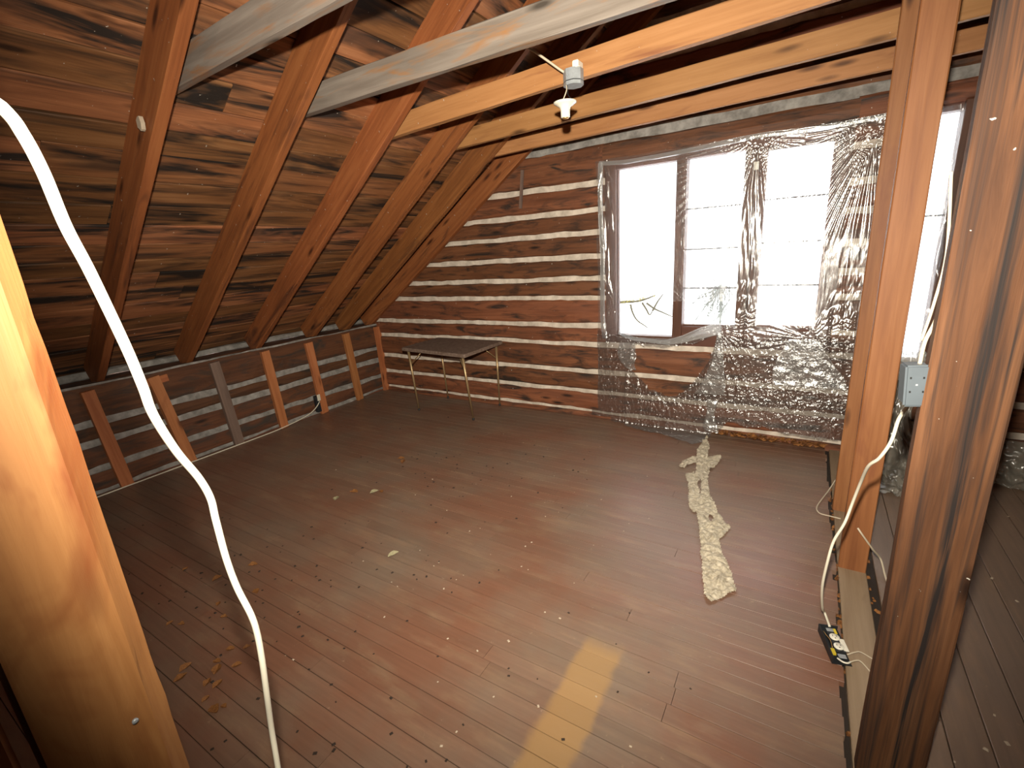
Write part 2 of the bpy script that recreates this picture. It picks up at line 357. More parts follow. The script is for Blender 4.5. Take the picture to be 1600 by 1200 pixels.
for i, (zc, t) in enumerate(CH + [(4.0, .03)]):
    t = t + .010 if zc != 2.285 else t
    za, zb = prev, zc - t / 2
    for hx0, hx1, hz0, hz1 in HOLES:      # the log cut over or under a window
        for qa, qb in ((max(za, hz1), zb), (za, min(zb, hz0))):
            if qb - qa > .04 and za < (hz1 if qa >= hz1 else hz0) - .03 and zb > (hz1 if qa >= hz1 else hz0) + .03:
                beam('log', (hx0 - .01, .028, (qa + qb) / 2), (hx1 + .01, .028, (qa + qb) / 2), .10, qb - qa, M_LOG, parent=wb, seg=20, jit=.008, ch=.012, bulge=.006)
    if zb - za > .03:
        for a, b in spans(za, zb):
            if b - a > .05:
                beam('log', (a, .03, (za + zb) / 2), (b, .03, (za + zb) / 2), .10, zb - za, M_LOG, parent=wb, seg=max(4, int((b - a) / .07)), jit=.010, ch=.012, bulge=.006, edge=.007)
    prev = zc + t / 2
    if i < len(CH):
        for a, b in spans(zc - t / 2, zc + t / 2):
            if b - a > .05:
                m = M_MORTARG if abs(zc - 2.285) < .01 else M_MORTAR
                beam('chinking', (a, .04, zc), (b, .04, zc), .085 if m is M_MORTAR else .10, t + .022, m, parent=wb, seg=max(4, int((b - a) / .06)), jit=.008, ch=.008)

# ------------------------------------------------------------------ left knee wall
wl = raw('wall_left', *boxdata((-.36, YF, -.16), (-.11, .08, .72)), M_BACK); tag(wl, kind='structure')
KC = [(.02, .02), (.18, .035), (.375, .038), (.515, .036)]
prev = -.03
for i, (zc, t) in enumerate(KC + [(.79, .0)]):
    za, zb = prev, zc - t / 2
    if zb - za > .03:
        beam('log', (-.055, .05, (za + zb) / 2), (-.055, YF, (za + zb) / 2), .11, zb - za, M_KNEELOG, parent=wl, seg=70, jit=.012, ch=.014, bulge=.006, edge=.008)
    prev = zc + t / 2
    if i < len(KC): beam('chinking', (-.05, .05, zc), (-.05, YF, zc), .092, t + .028, M_MORTARG, parent=wl, seg=80, jit=.012, ch=.008)
beam('chinking', (-.012, .05, .785), (-.012, YF, .785), .022, .016, M_MORTARG, parent=wl, seg=70, jit=.010, ch=.004)
beam('chinking', (-.285, .05, .815), (-.285, YF, .815), .06, .05, M_MORTARG, parent=wl, seg=70, jit=.014, ch=.008)
beam('log', (-.16, .05, .762), (-.16, YF, .762), .29, .05, M_KNEELOG, parent=wl, seg=60, jit=.008, ch=.01)
# right knee wall and the wall behind the camera, plain logs
wr = raw('wall_right', *boxdata((XR + .11, YF, -.16), (XR + .26, .08, .70)), M_BACK); tag(wr, kind='structure')
for k in range(4): beam('log', (XR + .055, .05, .1 + .2 * k), (XR + .055, YF, .1 + .2 * k), .11, .18, M_KNEELOG, parent=wr, seg=20, jit=.012, ch=.014)
wf = raw('wall_front', *boxdata((-.3, YF - .12, -.16), (XR + .3, YF - .02, 4.1)), M_BACK); tag(wf, kind='structure')
z = 0
while z < 3.9:
    l = max(0, (z + .2 - RZ) / SL - .05)
    beam('log', (l, YF, z + .1), (XR - l, YF, z + .1), .12, .185, M_LOG, parent=wf, seg=30, jit=.012, ch=.014, bulge=.006); z += .2

# ------------------------------------------------------------------ roof (ceiling)
def roofslab():
    ps = []
    for sgn in (0, 1):
        x0, x1 = -.60, XR / 2 + .02
        a = [(x0, RZ + .035 + SL * x0), (x1, RZ + .035 + SL * x1)]
        if sgn: a = [(XR - p[0], p[1]) for p in a]
        vs = [Vector((a[0][0], YF - .1, a[0][1])), Vector((a[1][0], YF - .1, a[1][1])), Vector((a[1][0], .2, a[1][1])), Vector((a[0][0], .2, a[0][1]))]
        vs += [q + Vector((0, 0, .05)) for q in vs]
        ps.append((vs, [(0, 1, 2, 3), (7, 6, 5, 4), (0, 4, 5, 1), (1, 5, 6, 2), (2, 6, 7, 3), (3, 7, 4, 0)]))
    return merge(ps)
ce = raw('ceiling', *roofslab(), M_BACK, origin=(4.52, -2.7, 4.0)); tag(ce, kind='structure')
ln = math.hypot(1, SL); ud = Vector((1 / ln, 0, SL / ln)); nd = Vector((-SL / ln, 0, 1 / ln))
for side in (0, 1):
    u = -.62
    while u < (XR / 2) * ln:
        wd = random.uniform(.135, .215)
        ya = .07; first = True
        while ya > YF:
            yb = max(YF, ya - random.uniform(2.2, 4.4))
            c = Vector((0, 0, RZ)) + ud * (u + wd / 2) + nd * (.014 + random.uniform(-.003, .006)); nn = nd.copy()
            if side: c.x = XR - c.x; nn.x = -nn.x
            beam('roof_board', (c.x, ya, c.z), (c.x, yb + .003, c.z), wd - random.uniform(.003, .010), .026, M_ROOF, up=nn, parent=ce, seg=14, jit=.005, ch=.003, edge=0)
            ya = yb
        u += wd
ridge = beam('ridge_board', (XR / 2, .05, RZ + SL * XR / 2 - .12), (XR / 2, YF, RZ + SL * XR / 2 - .12), .04, .2, M_RAFTER, parent=ce)

# ------------------------------------------------------------------ rafters and ties
RH = .18; RTK = .05
raft = [(-2.585, -2.70), (-1.99, -2.13), (-1.395, -1.525), (-.80, -.93), (-.375, -.455), (-.012, -.036)]
rlab = ['leftmost rafter in view, with a white plaster fleck on it', 'second rafter from the left, orange-brown, with the weathered grey tie on it',
        'third rafter from the left, red-brown, saw-marked lower edge', 'fourth rafter from the left, over the table side of the slope', 'fifth rafter from the left, second from the log gable wall',
        'last rafter of the slope, tight against the log gable wall']
def rafter(yb, yt, side=0, xa=-.12, xb=XR / 2 - .06):
    # yb: y of the far face at the eave, yt: at x = 2.3
    k = (yt - yb) / 2.4
    a = Vector((xa, yb + k * (xa + .1) - RTK / 2, Z0 + SL * xa)) + nd * RH / 2; b = Vector((xb, yb + k * (xb + .1) - RTK / 2, Z0 + SL * xb)) + nd * RH / 2; n_ = nd.copy()
    if side: a.x = XR - a.x; b.x = XR - b.x; n_.x = -n_.x
    o = beam('rafter', a, b, RTK, RH, M_RAFTER, up=n_, seg=24, jit=.004, ch=.003); return o
R_ = []
for i, (yb, yt) in enumerate(raft):
    o = rafter(yb, yt); tag(o, rlab[i], 'rafter', 'rafters of the left roof slope'); R_.append(o)
for yb in (0.0, -.5, -1.0, -1.55, -2.1, -2.65, -3.3, -4.0, -4.7):
    tag(rafter(yb, yb, 1), 'rafter of the far right roof slope beyond the stud partition', 'rafter', 'rafters of the right roof slope')
# plaster fleck on the first rafter
def fleck(loc, s, material, parent, nm='plaster_fleck'):
    vs = []; n = 9
    for k in range(n): a = 2 * math.pi * k / n; rr = s * random.uniform(.6, 1.1); vs.append(Vector((rr * .45 * math.cos(a) , -.006, rr * math.sin(a))))
    vs = [Vector(loc) + v_ for v_ in vs] + [Vector(loc) + Vector((v_.x, .01, v_.z)) * 1.0 for v_ in vs]
    fs = [tuple(range(n))] + [tuple(range(2 * n - 1, n - 1, -1))] + [(k, k + n, (k + 1) % n + n, (k + 1) % n) for k in range(n)]
    return raw(nm, vs, fs, material, parent)
tag(fleck((1.80, -2.745, 2.115), .040, M_CHIP, R_[0]), 'cream plaster fleck')

ties = [(-2.63, 1.976, 2.251, .020, .125, M_GREYTIE, 'short-looking grey tie beam meeting the leftmost rafter'),
        (-2.035, 1.936, 2.253, -.008, .118, M_GREYTIE, 'weathered grey tie beam with scraped bright patches on the second rafter'),
        (-1.465, 2.011, 2.224, .036, .112, M_TIE, 'orange-brown tie beam carrying the metal junction box'),
        (-.885, 2.027, 2.228, .026, .112, M_TIE, 'orange-brown tie beam behind the hanging lampholder'),
        (-.44, 2.028, 2.227, .020, .099, M_TIE, 'thinner tie beam nearest the log gable wall')]
TI = []
for yf, xr_, zb, rise, h, m, lab in ties:
    xa, xb = 1.80, 7.25; f_ = lambda x_: zb + (x_ - xr_) * rise + h / 2
    o = beam('tie_beam', (xa, yf + .022, f_(xa)), (xb, yf + .022, f_(xb)), .040, h, m, seg=30, jit=.004, ch=.003)
    tag(o, lab, 'beam', 'ties across the rafters'); TI.append(o)

# ------------------------------------------------------------------ knee studs
ks = [(-2.635, -2.69, M_STUD, .755), (-2.19, -2.29, M_STUD, .755), (-1.79, -1.835, M_STUDGREY, .765), (-1.35, -1.385, M_STUD, .765), (-.885, -.925, M_STUD, .755), (-.41, -.46, M_STUD, .765), (.0, -.01, M_STUD, .765)]
kl = ['leftmost short stud on the knee wall, orange-brown', 'second short stud from the left, with a cleat behind its top', 'grey-brown short stud, third from the left',
      'fourth short stud from the left, beside the small cable', 'fifth short stud, beside the small wall outlet', 'sixth short stud, second from the corner', 'short stud standing in the far corner of the log walls']
for (yb, yt, m, zt), lab in zip(ks, kl):
    root = empty('wall_stud', (.022, yb - .03, 0)); tag(root, lab, 'stud', 'short studs along the knee wall')
    beam('board', (.028, yb - .03, .001), (.02, yt - .03, zt), .078, .04, m, up=(1, 0, 0), parent=root, seg=5, jit=.004, ch=.003)
    if 'cleat' in lab: beam('cleat', (.012, yt - .13, zt - .045), (.012, yt + .07, zt - .03), .02, .055, M_STUD, up=(0, 0, 1), parent=root, seg=2, jit=.003, ch=.002)

# ------------------------------------------------------------------ partition: sole plate and posts
o = block('sole_plate', (4.472, YF, -.03), (4.578, -.05, .002), M_PLATE, ch=.003); tag(o, 'flat pale sole plate let into the floor under the posts', 'timber')
def post(name, x0, x1, y0, y1, z1, m, lab, parts=0):
    return tag(beam(name, ((x0 + x1) / 2, (y0 + y1) / 2, .002), ((x0 + x1) / 2, (y0 + y1) / 2, z1), x1 - x0, y1 - y0, m, up=(0, 1, 0), seg=20, jit=.003, ch=.004), lab, 'post', 'posts of the stud partition')
post('stud_post', 4.466, 4.575, -.94, -.90, 3.8, M_POST, 'orange-brown post standing just behind the one crossed by the cable')
post('stud_post', 4.472, 4.576, -1.487, -1.449, 3.8, M_POST, 'orange-brown post with the white cable hanging in front of it')
post('front_post', 4.475, 4.617, -2.5, -2.455, 3.8, M_OLDPOST, 'large dark-streaked post in the right foreground holding the grey outlet box')
post('stud_post', 4.475, 4.58, -4.45, -4.41, 3.8, M_POST, 'post of the partition behind the camera position')

# left foreground timber
tx = CAM.x - .66
def timber():
    root = empty('near_timber', (tx - .05, -3.71, 0)); tag(root, 'large out-of-focus orange timber post filling the lower left foreground', 'post')
    prof = [(tx, -3.769), (tx, -3.674), (tx - .004, -3.668), (tx - .013, -3.655), (tx - .06, -3.653), (tx - .09, -3.665), (tx - .09, -3.769)]
    n = len(prof); vs = []; fs = []; seg = 90
    for i in range(seg + 1):
        z_ = 3.0 * i / seg
        for k, (x_, y_) in enumerate(prof):
            d = 0
            if k in (2, 3): d = (noise.noise(Vector((z_ * 14, k * .7, 3))) ** 3 * .010 + noise.noise(Vector((z_ * 3, 2, 3))) * .002)
            vs.append(Vector((x_, y_ + d, z_)))
    for i in range(seg):
        for k in range(n): fs.append((i * n + k, i * n + (k + 1) % n, (i + 1) * n + (k + 1) % n, (i + 1) * n + k))
    fs.append(tuple(range(n - 1, -1, -1))); fs.append(tuple(seg * n + k for k in range(n)))
    raw('post_body', [Vector((p.z, p.x, p.y)) for p in vs], fs, M_TIMBER, None, origin=(0, 0, 0))
    ob = COL.objects['post_body']; ob.parent = root
    rotm = Matrix(((0, 1, 0), (0, 0, 1), (1, 0, 0))).to_4x4(); ob.matrix_basis = WM[root].inverted() @ rotm; WM[ob] = rotm
    beam('second_stud', (tx - .052, -3.83, 0), (tx - .052, -3.83, 3.0), .10, .09, M_RAFTER, up=(0, 1, 0), parent=root, seg=6, jit=.002)
    # nail driven in the face
    lathe('nail_head', [(.0035, -.002), (.0035, .0015), (.001, .002)], (tx + .001, -3.692, .972), M_STEEL, root, 10, Matrix.Rotation(math.pi / 2, 4, 'Y'))
timber()

# ------------------------------------------------------------------ windows
def window(n, x0, x1, z0, z1, stiles, panes):
    root = empty('window_%d' % n, ((x0 + x1) / 2, .03, z0)); tag(root, kind='structure')
    for a, b, zz0, zz1, ya, yb, nm in stiles: block(nm, (a, ya, zz0), (b, yb, zz1), M_FRAME, root, ch=.003)
    for a, b, zz0, zz1, mz in panes:
        raw('glass_pane', *boxdata((a - .004, .050, zz0 - .004), (b + .004, .053, zz1 + .004)), M_GLASS, root)
        for z_ in mz: beam('muntin', (a - .002, .044, z_), (b + .002, .044, z_ - .004), .02, .011, M_MUNTIN, parent=root, ch=.003)
    return root
y0, y1 = -.004, .085
window(1, 2.80, 4.40, .70, 2.13, [
    (2.80, 2.888, .70, 2.13, y0, y1, 'jamb'), (4.318, 4.40, .70, 2.13, y0, y1, 'jamb'),
    (2.888, 4.318, 2.062, 2.13, y0, y1, 'head'), (3.424, 4.318, .695, .85, y0, y1, 'sill'), (2.888, 3.352, .695, .765, y0, y1, 'sill'),
    (3.352, 3.424, .70, 2.062, -.02, .085, 'mullion'), (3.80, 3.868, .85, 2.062, y0, y1, 'mullion'), (3.872, 3.936, .85, 2.062, y0 - .01, y1, 'mullion'),
    (2.888, 2.900, .765, 2.062, .03, .07, 'stile'), (4.30, 4.318, .85, 2.062, .03, .07, 'stile'),
    (3.936, 4.30, 2.04, 2.062, .03, .07, 'rail'), (3.936, 4.30, .85, .868, .03, .07, 'rail'), (3.424, 3.80, .85, .862, .03, .07, 'rail')],
    [(2.900, 3.352, .765, 2.062, []), (3.424, 3.80, .862, 2.062, (1.721, 1.431, 1.143)), (3.936, 4.30, .868, 2.04, (1.732, 1.446, 1.155))])
lt = block('latch', (3.858, -.030, 1.925), (3.888, -.012, 1.975), M_PORC, D.objects['window_1'], ch=.004); tag(lt, 'white latch on the double stile')
window(2, 4.60, 4.95, .62, 2.14, [
    (4.60, 4.63, .62, 2.14, y0, y1, 'jamb'), (4.885, 4.95, .62, 2.14, -.03, y1, 'jamb'), (4.63, 4.885, 2.10, 2.14, y0, y1, 'head'), (4.63, 4.885, .62, .67, y0, y1, 'sill')],
    [(4.63, 4.885, .67, 2.10, (1.55,))])

# ------------------------------------------------------------------ plastic sheets
def inside(p, poly):
    x_, y_ = p; c = False; j = len(poly) - 1
    for i in range(len(poly)):
        xi, yi = poly[i]; xj, yj = poly[j]
        if (yi > y_) != (yj > y_) and x_ < (xj - xi) * (y_ - yi) / (yj - yi) + xi: c = not c
        j = i
    return c
def lerp(tab, x_):
    if x_ <= tab[0][0]: return tab[0][1]
    for (a, b), (c, d) in zip(tab, tab[1:]):
        if x_ <= c: return b + (d - b) * (x_ - a) / (c - a)
    return tab[-1][1]
ANCH = [(3.874, 2.115, 44, .026), (4.50, 2.10, 60, .034), (2.815, 2.12, 30, .014), (2.90, 1.03, 26, .010), (3.05, .74, 24, .010), (3.70, .84, 26, .014), (4.28, .80, 30, .012)]
def wrinkle(X_, Z_):
    d = 0; ws = 0; acc = 0
    for ax, az, k, am in ANCH:
        dx, dz = X_ - ax, Z_ - az; r = math.hypot(dx, dz) + 1e-5
        if r > 1.2: continue
        dec = .95 if am > .03 else .5; th = math.atan2(dx, -dz); q = noise.noise(Vector((th * 3, ax, 1))) * 2.0
        f = 1 - abs(((th * k / math.pi + q) % 2) - 1)       # sharp folds
        w_ = math.exp(-r / .10); ws += w_; acc += w_ * am * (f - .5) * math.exp(-r / dec) * min(1, r / .06)
    if ws: d += acc / ws
    # vertical folds on stiles and the loose right side
    sv = max(math.exp(-((X_ - 3.87) / .06) ** 2), 1 / (1 + math.exp(-(X_ - 4.33) / .02)), math.exp(-((X_ - 2.83) / .05) ** 2)) * min(1, max(0, (Z_ - .4) / .3))
    if X_ > 4.2: sv *= .25 + .75 / (1 + math.exp((Z_ - 1.25) / .08))
    q = X_ * 26 + (Z_ - 1.4) * 3 + noise.noise(Vector((X_ * 3, Z_ * .6, 7))) * 2.0
    d += sv * .010 * (1 - abs((q % 2) - 1) - .5) + sv * .007 * noise.noise(Vector((X_ * 60, Z_ * 4, 2)))
    lo = 1 / (1 + math.exp((Z_ - .80) / .05))
    cr = noise.noise(Vector((X_ * 26, Z_ * 20, 4))); cr2 = noise.noise(Vector((X_ * 60, Z_ * 50, 8)))
    d += lo * (.003 * (abs(cr) * 2 - .5) + .0085 * abs(cr2)) + (1 - lo) * .0008 * cr
    return d
HOLE1 = [(2.935, 1.055), (3.84, 1.05), (3.80, .90), (3.70, .862), (3.50, .80), (3.33, .765), (3.12, .762), (2.98, .79), (2.965, .92), (2.95, .99)]
HOLE2 = [(3.06, .70), (3.32, .69), (3.55, .735), (3.70, .815), (3.655, .62), (3.57, .47), (3.50, .365), (3.43, .315), (3.33, .30), (3.21, .345), (3.10, .45), (3.03, .50), (3.08, .58)]
HOLE3 = [(4.20, .845), (4.215, .868), (4.24, .875), (4.265, .862), (4.27, .845)]
BOT = [(2.72, .05), (2.85, .04), (3.0, .03), (3.1, -.02), (3.2, -.05), (3.35, -.06), (3.5, -.13), (3.6, -.17), (3.67, -.10), (3.70, .08), (3.76, .07), (3.80, .14), (3.95, .12), (4.05, .15), (4.2, .10), (4.35, .09), (4.5, .10), (4.6, .09)]
def film_point(X_, Z_):
    d = wrinkle(X_, Z_)
    y = -.044 - .04 * (1 / (1 + math.exp((Z_ - .9) / .10)))
    if X_ > 3.0 and Z_ < .5: y -= .035 * min(1, (.5 - Z_) / .3)
    if Z_ < .04: y -= (.04 - Z_); z_ = .006 + max(0, d) * .8 + .004
    else: z_ = Z_
    y2 = y - abs(d) * .9 - d * .3
    return Vector((X_, y2, z_))
def sheet():
    NX, NZ = 300, 370; X0, X1, Zb, Zt = 2.75, 4.59, -.18, 2.135
    vs = []; idx = {}; fs = []
    def vid(i, k):
        if (i, k) not in idx:
            X_ = X0 + (X1 - X0) * i / NX; Z_ = Zb + (Zt - Zb) * k / NZ
            if i == 0: X_ += noise.noise(Vector((0, Z_ * 3, 0))) * .02 - (.06 if Z_ < .1 else 0) * 1
            if k == NZ: Z_ += noise.noise(Vector((X_ * 4, 0, 0))) * .012
            idx[(i, k)] = len(vs); vs.append(film_point(X_, Z_))
        return idx[(i, k)]
    for i in range(NX):
        for k in range(NZ):
            X_ = X0 + (X1 - X0) * (i + .5) / NX; Z_ = Zb + (Zt - Zb) * (k + .5) / NZ
            jx = noise.noise(Vector((X_ * 18, Z_ * 18, 1))) * .018
            if Z_ < lerp(BOT, X_) + jx: continue
            if inside((X_, Z_), HOLE1) or inside((X_ + jx * .7, Z_ + jx * .7), HOLE2) or inside((X_, Z_), HOLE3): continue
            if Z_ < .3 and abs(X_ - 4.02) < .0: continue
            fs.append((vid(i, k), vid(i + 1, k), vid(i + 1, k + 1), vid(i, k + 1)))
    return vs, fs
wp = raw('plastic_sheet', *sheet(), M_FILM, None, True); wp.data.materials.append(M_FILMLOW)
for p_ in wp.data.polygons:
    p_.material_index = 1 if p_.center.z + wp.location.z < .80 + .05 * noise.noise(p_.center * 6) else 0
tag(wp, 'torn clear plastic sheet stapled over the large window and hanging to the floor', 'plastic sheet')
# rolled torn hem across the left sash and sill
hem = smooth_path([(2.93, -.06, .80), (3.05, -.075, .752), (3.2, -.085, .742), (3.33, -.09, .735), (3.45, -.09, .765), (3.58, -.085, .815), (3.72, -.08, .855)], 12)
def hemdata(path, width, vert=False, depth=.012):
    vs, fs = [], []; n = 12
    for i, p in enumerate(path):
        for k in range(n):
            a = k / (n - 1); rr = width(p)
            f = noise.noise(Vector(((p.z if vert else p.x) * 5, k * 1.3, 0))) * depth * .7
            off = rr * (a - .5) * 1.7; y_ = p.y - math.sin(a * 3.14) * depth + (k % 2) * depth * .75 + f
            vs.append(Vector((p.x + off, y_, p.z)) if vert else Vector((p.x, y_, p.z - off)))
    for i in range(len(path) - 1):
        for k in range(n - 1): fs.append((i * n + k, (i + 1) * n + k, (i + 1) * n + k + 1, i * n + k + 1))
    return vs, fs
M_HEM = film('gathered_plastic_film', .42, (.72, .71, .70), .2, 60)
tag(raw('gathered_hem', *hemdata(hem, lambda p: .02 + .035 * min(1, max(0, (p.x - 3.3) / .3))), M_HEM, wp, True), 'bunched torn hem')
raw('gathered_hem', *hemdata(smooth_path([(2.77, -.045, 2.118), (3.0, -.04, 2.100), (3.4, -.04, 2.108), (3.87, -.045, 2.128), (4.2, -.04, 2.115), (4.59, -.045, 2.125)], 16), lambda p: .018, False, .007), M_HEM, wp, True)
raw('gathered_hem', *hemdata(smooth_path([(2.782, -.045, 2.12), (2.775, -.045, 1.8), (2.79, -.045, 1.4), (2.782, -.045, 1.0), (2.80, -.05, .74)], 20), lambda p: .022, True, .010), M_HEM, wp, True)
# loose flap hanging from the tear
def flap(pts, ny, material, parent, nm, amp=.012, seed=0):
    """quad strip between two edge polylines, wrinkled"""
    A, B = [smooth_path(q, 10) for q in pts]; n = min(len(A), len(B)); vs = []; fs = []
    for i in range(n):
        for k in range(ny + 1):
            p = A[i].lerp(B[i], k / ny); d = noise.noise(p * 26 + Vector((seed, 0, 0))) * amp + (k % 2) * amp * .5
            vs.append(p + Vector((0, -abs(d), 0)))
    for i in range(n - 1):
        for k in range(ny): fs.append((i * (ny + 1) + k, (i + 1) * (ny + 1) + k, (i + 1) * (ny + 1) + k + 1, i * (ny + 1) + k + 1))
    return raw(nm, vs, fs, material, parent, True)
M_FLAP = film('doubled_plastic_film', .20, (.60, .58, .56), .2, 60, (1, 1, 1), .8, .12, .85)
tag(flap([[(3.70, -.10, .83), (3.67, -.12, .6), (3.60, -.13, .42), (3.56, -.13, .35)], [(3.73, -.10, .83), (3.76, -.12, .6), (3.78, -.13, .42), (3.77, -.13, .36)]], 10, M_FLAP, wp, 'torn_flap'), 'folded flap at the tear')
flap([[(3.66, -.14, .32), (3.66, -.15, .2), (3.64, -.16, .1), (3.68, -.17, .07)], [(3.74, -.14, .32), (3.72, -.15, .2), (3.75, -.16, .1), (3.76, -.17, .06)]], 6, M_FLAP, wp, 'torn_flap', .02, 4)
flap([[(2.95, -.10, .72), (2.94, -.11, .62), (2.99, -.12, .54), (3.05, -.12, .5)], [(3.08, -.10, .73), (3.10, -.12, .62), (3.09, -.13, .55), (3.10, -.12, .5)]], 12, M_FLAP, wp, 'torn_flap', .022, 9)
flap([[(4.16, -.12, .80), (4.10, -.13, .66), (4.08, -.14, .55), (4.10, -.15, .48)], [(4.34, -.12, .80), (4.42, -.13, .66), (4.50, -.14, .55), (4.52, -.15, .48)]], 30, M_FLAP, wp, 'torn_flap', .007, 14)

def heap(name, x0, x1, prof, amp, seed, material, label, nx=60, ns=110):
    """sheet hanging down from the wall and lying out over the floor"""
    P_ = smooth_path([Vector(p) for p in prof], 14); vs = []; fs = []; n = len(P_)
    for i in range(n):
        for k in range(nx + 1):
            t = k / nx; base = P_[i]; X_ = x0 + (x1 - x0) * t + (noise.noise(Vector((i * .06, t * 3, seed))) * .05)
            q = Vector((X_, base.y, base.z)); f = noise.noise(Vector((t * 9 + seed, i * .05, 0))) * amp * 1.6 + noise.noise(Vector((t * 20, i * .3, seed))) * amp
            q.y -= abs(f); q.z = max(.006, q.z + noise.noise(Vector((t * 8, i * .18, seed + 3))) * amp * (1 if q.z < .4 else .3)); vs.append(q)
    for i in range(n - 1):
        for k in range(nx): fs.append((i * (nx + 1) + k, (i + 1) * (nx + 1) + k, (i + 1) * (nx + 1) + k + 1, i * (nx + 1) + k + 1))
    return tag(raw(name, vs, fs, material, None, True), label, 'plastic sheet')
heap('plastic_sheet', 4.62, 4.90, [(0, -.05, .74), (0, -.09, .55), (0, -.14, .3), (0, -.2, .12), (0, -.34, .05), (0, -.5, .02), (0, -.62, .01)], .035, 5, M_FILM2, 'dusty crumpled plastic hanging under the narrow window between the posts')
heap('plastic_sheet', 4.63, 4.885, [(0, -.045, 2.12), (0, -.05, 1.6), (0, -.05, 1.2), (0, -.06, .9), (0, -.075, .72)], .018, 15, M_FILM, 'clear plastic film over the narrow window behind the posts')
heap('plastic_sheet', 5.25, 5.75, [(0, -.04, .22), (0, -.10, .12), (0, -.18, .04), (0, -.28, .01)], .03, 25, M_FILM2, 'dusty plastic heaped on the floor right of the foreground post', 50)

# ------------------------------------------------------------------ card table
def card_table():
    root = empty('card_table', (1.32, -.20, 0)); tag(root, 'folding card table with brown top and bronze legs in the far left corner', 'table')
    zt = .672; c = [Vector(p) for p in ((.915, -.575, zt), (1.765, -.675, zt), (1.755, -.035, zt), (.92, -.03, zt))]
    cen = sum(c, Vector()) / 4
    def ring(s, z_, rr=.02):
        out = []
        for i in range(4):
            p = cen + (c[i] - cen) * s; d1 = (c[i - 1] - c[i]).normalized(); d2 = (c[(i + 1) % 4] - c[i]).normalized()
            for a in range(4): t = a / 3; out.append(Vector((0, 0, z_ - zt)) + p + d1 * rr * (1 - t) ** 2 + d2 * rr * t ** 2)
        return out
    rs = [ring(.97, zt - .035), ring(1, zt - .030), ring(1.0, zt - .006), ring(.99, zt)]
    vs = sum(rs, []); n = 16; fs = [(i * n + k, i * n + (k + 1) % n, (i + 1) * n + (k + 1) % n, (i + 1) * n + k) for i in range(3) for k in range(n)]
    fs += [tuple(range(n - 1, -1, -1)), tuple(3 * n + k for k in range(n))]
    raw('table_top', vs, fs, M_TABLETOP, root)
    feet = [(.965, -.485), (1.672, -.51), (1.675, -.055), (.985, -.04)]
    for (fx, fy), cc in zip(feet, c):
        t = cen + (cc - cen) * .86; t.z = zt - .034
        vs, fs = tube_data([Vector((t.x, t.y, t.z)), Vector((fx, fy, .012))], .013, 10, 1, .008); lg = raw('leg', vs, fs, M_BRONZE, root, True, origin=(fx, fy, 0))
        lathe('foot_cap', [(.010, 0), (.011, .004), (.010, .02)], (fx, fy, 0.001), M_BLACK, lg, 10)
        m = cen + (cc - cen) * .55; m.z = zt - .034; k = Vector((t.x, t.y, t.z)).lerp(Vector((fx, fy, 0)), .22)
        vs, fs = tube_data([k, m], .005, 8); raw('leg_brace', vs, fs, M_BRONZE, root, True)
card_table()

# ------------------------------------------------------------------ cables and electrics
pts = [(3.62, -3.20, 2.33), (3.68, -3.5, 2.15), (3.705, -3.65, 1.86), (3.71, -3.698, 1.664), (3.71, -3.67, 1.628), (3.701, -3.66, 1.612), (3.691, -3.652, 1.586), (3.68, -3.645, 1.546), (3.668, -3.634, 1.506), (3.65, -3.618, 1.433), (3.642, -3.611, 1.388), (3.622, -3.602, 1.35), (3.588, -3.578, 1.29), (3.562, -3.552, 1.235), (3.549, -3.540, 1.196), (3.540, -3.537, 1.157), (3.530, -3.533, 1.088), (3.525, -3.527, 1.03), (3.533, -3.521, .977), (3.530, -3.518, .935), (3.520, -3.517, .874), (3.500, -3.515, .792), (3.475, -3.512, .692), (3.479, -3.520, .608), (3.497, -3.538, .517), (3.50, -3.56, .3), (3.47, -3.6, .03), (3.40, -3.62, .008)]
tag(tube('hanging_cable', pts, .0048, M_WIRE, n=8, sides=12), 'thick white electrical cable hanging loose in the left foreground', 'cable')
tag(tube('floor_cable', [(.055, -3.04, .006), (.06, -2.78, .008), (.055, -2.2, .006), (.055, -1.70, .006), (.055, -1.42, .012), (.05, -1.12, .045), (.045, -.98, .12), (.03, -.955, .19)], .005, M_WIRE), 'thin white cable running along the foot of the knee wall', 'cable')
ob = empty('wall_outlet', (.02, -.95, .18)); tag(ob, 'tiny outlet box beside the fifth short stud', 'outlet')
block('box', (.0, -1.0, .03), (.045, -.945, .2), M_BLACK, ob); block('cover', (.045, -.985, .15), (.052, -.95, .215), M_WIRE, ob)

jb = empty('junction_box', (3.215, -1.50, 2.225)); tag(jb, 'galvanised octagonal junction box on the side of the tie beam', 'junction box')
def octa(lo, hi, cx_, cy_, r):
    vs = [Vector((cx_ + r * math.cos(math.pi / 8 + k * math.pi / 4), cy_ + r * math.sin(math.pi / 8 + k * math.pi / 4), z_)) for z_ in (lo, hi) for k in range(8)]
    return vs, [tuple(range(7, -1, -1)), tuple(range(8, 16))] + [(k, (k + 1) % 8, (k + 1) % 8 + 8, k + 8) for k in range(8)]
raw('box_body', *octa(2.245, 2.292, 3.22, -1.515, .047), M_STEEL, jb)
raw('box_cover', *octa(2.226, 2.241, 3.22, -1.515, .047), M_STEEL, jb)
raw('gap', *octa(2.240, 2.246, 3.22, -1.515, .043), M_DARKHOLE, jb)
lathe('cover_screw', [(.004, 0), (.004, .004), (.002, .006)], (3.212, -1.561, 2.262), M_STEEL, jb, 8, Matrix.Rotation(math.pi / 2, 4, 'X'))
tag(block('cable_clamp', (3.232, -1.55, 2.290), (3.262, -1.50, 2.318), M_PORC, jb, .004), 'white clamp on top')
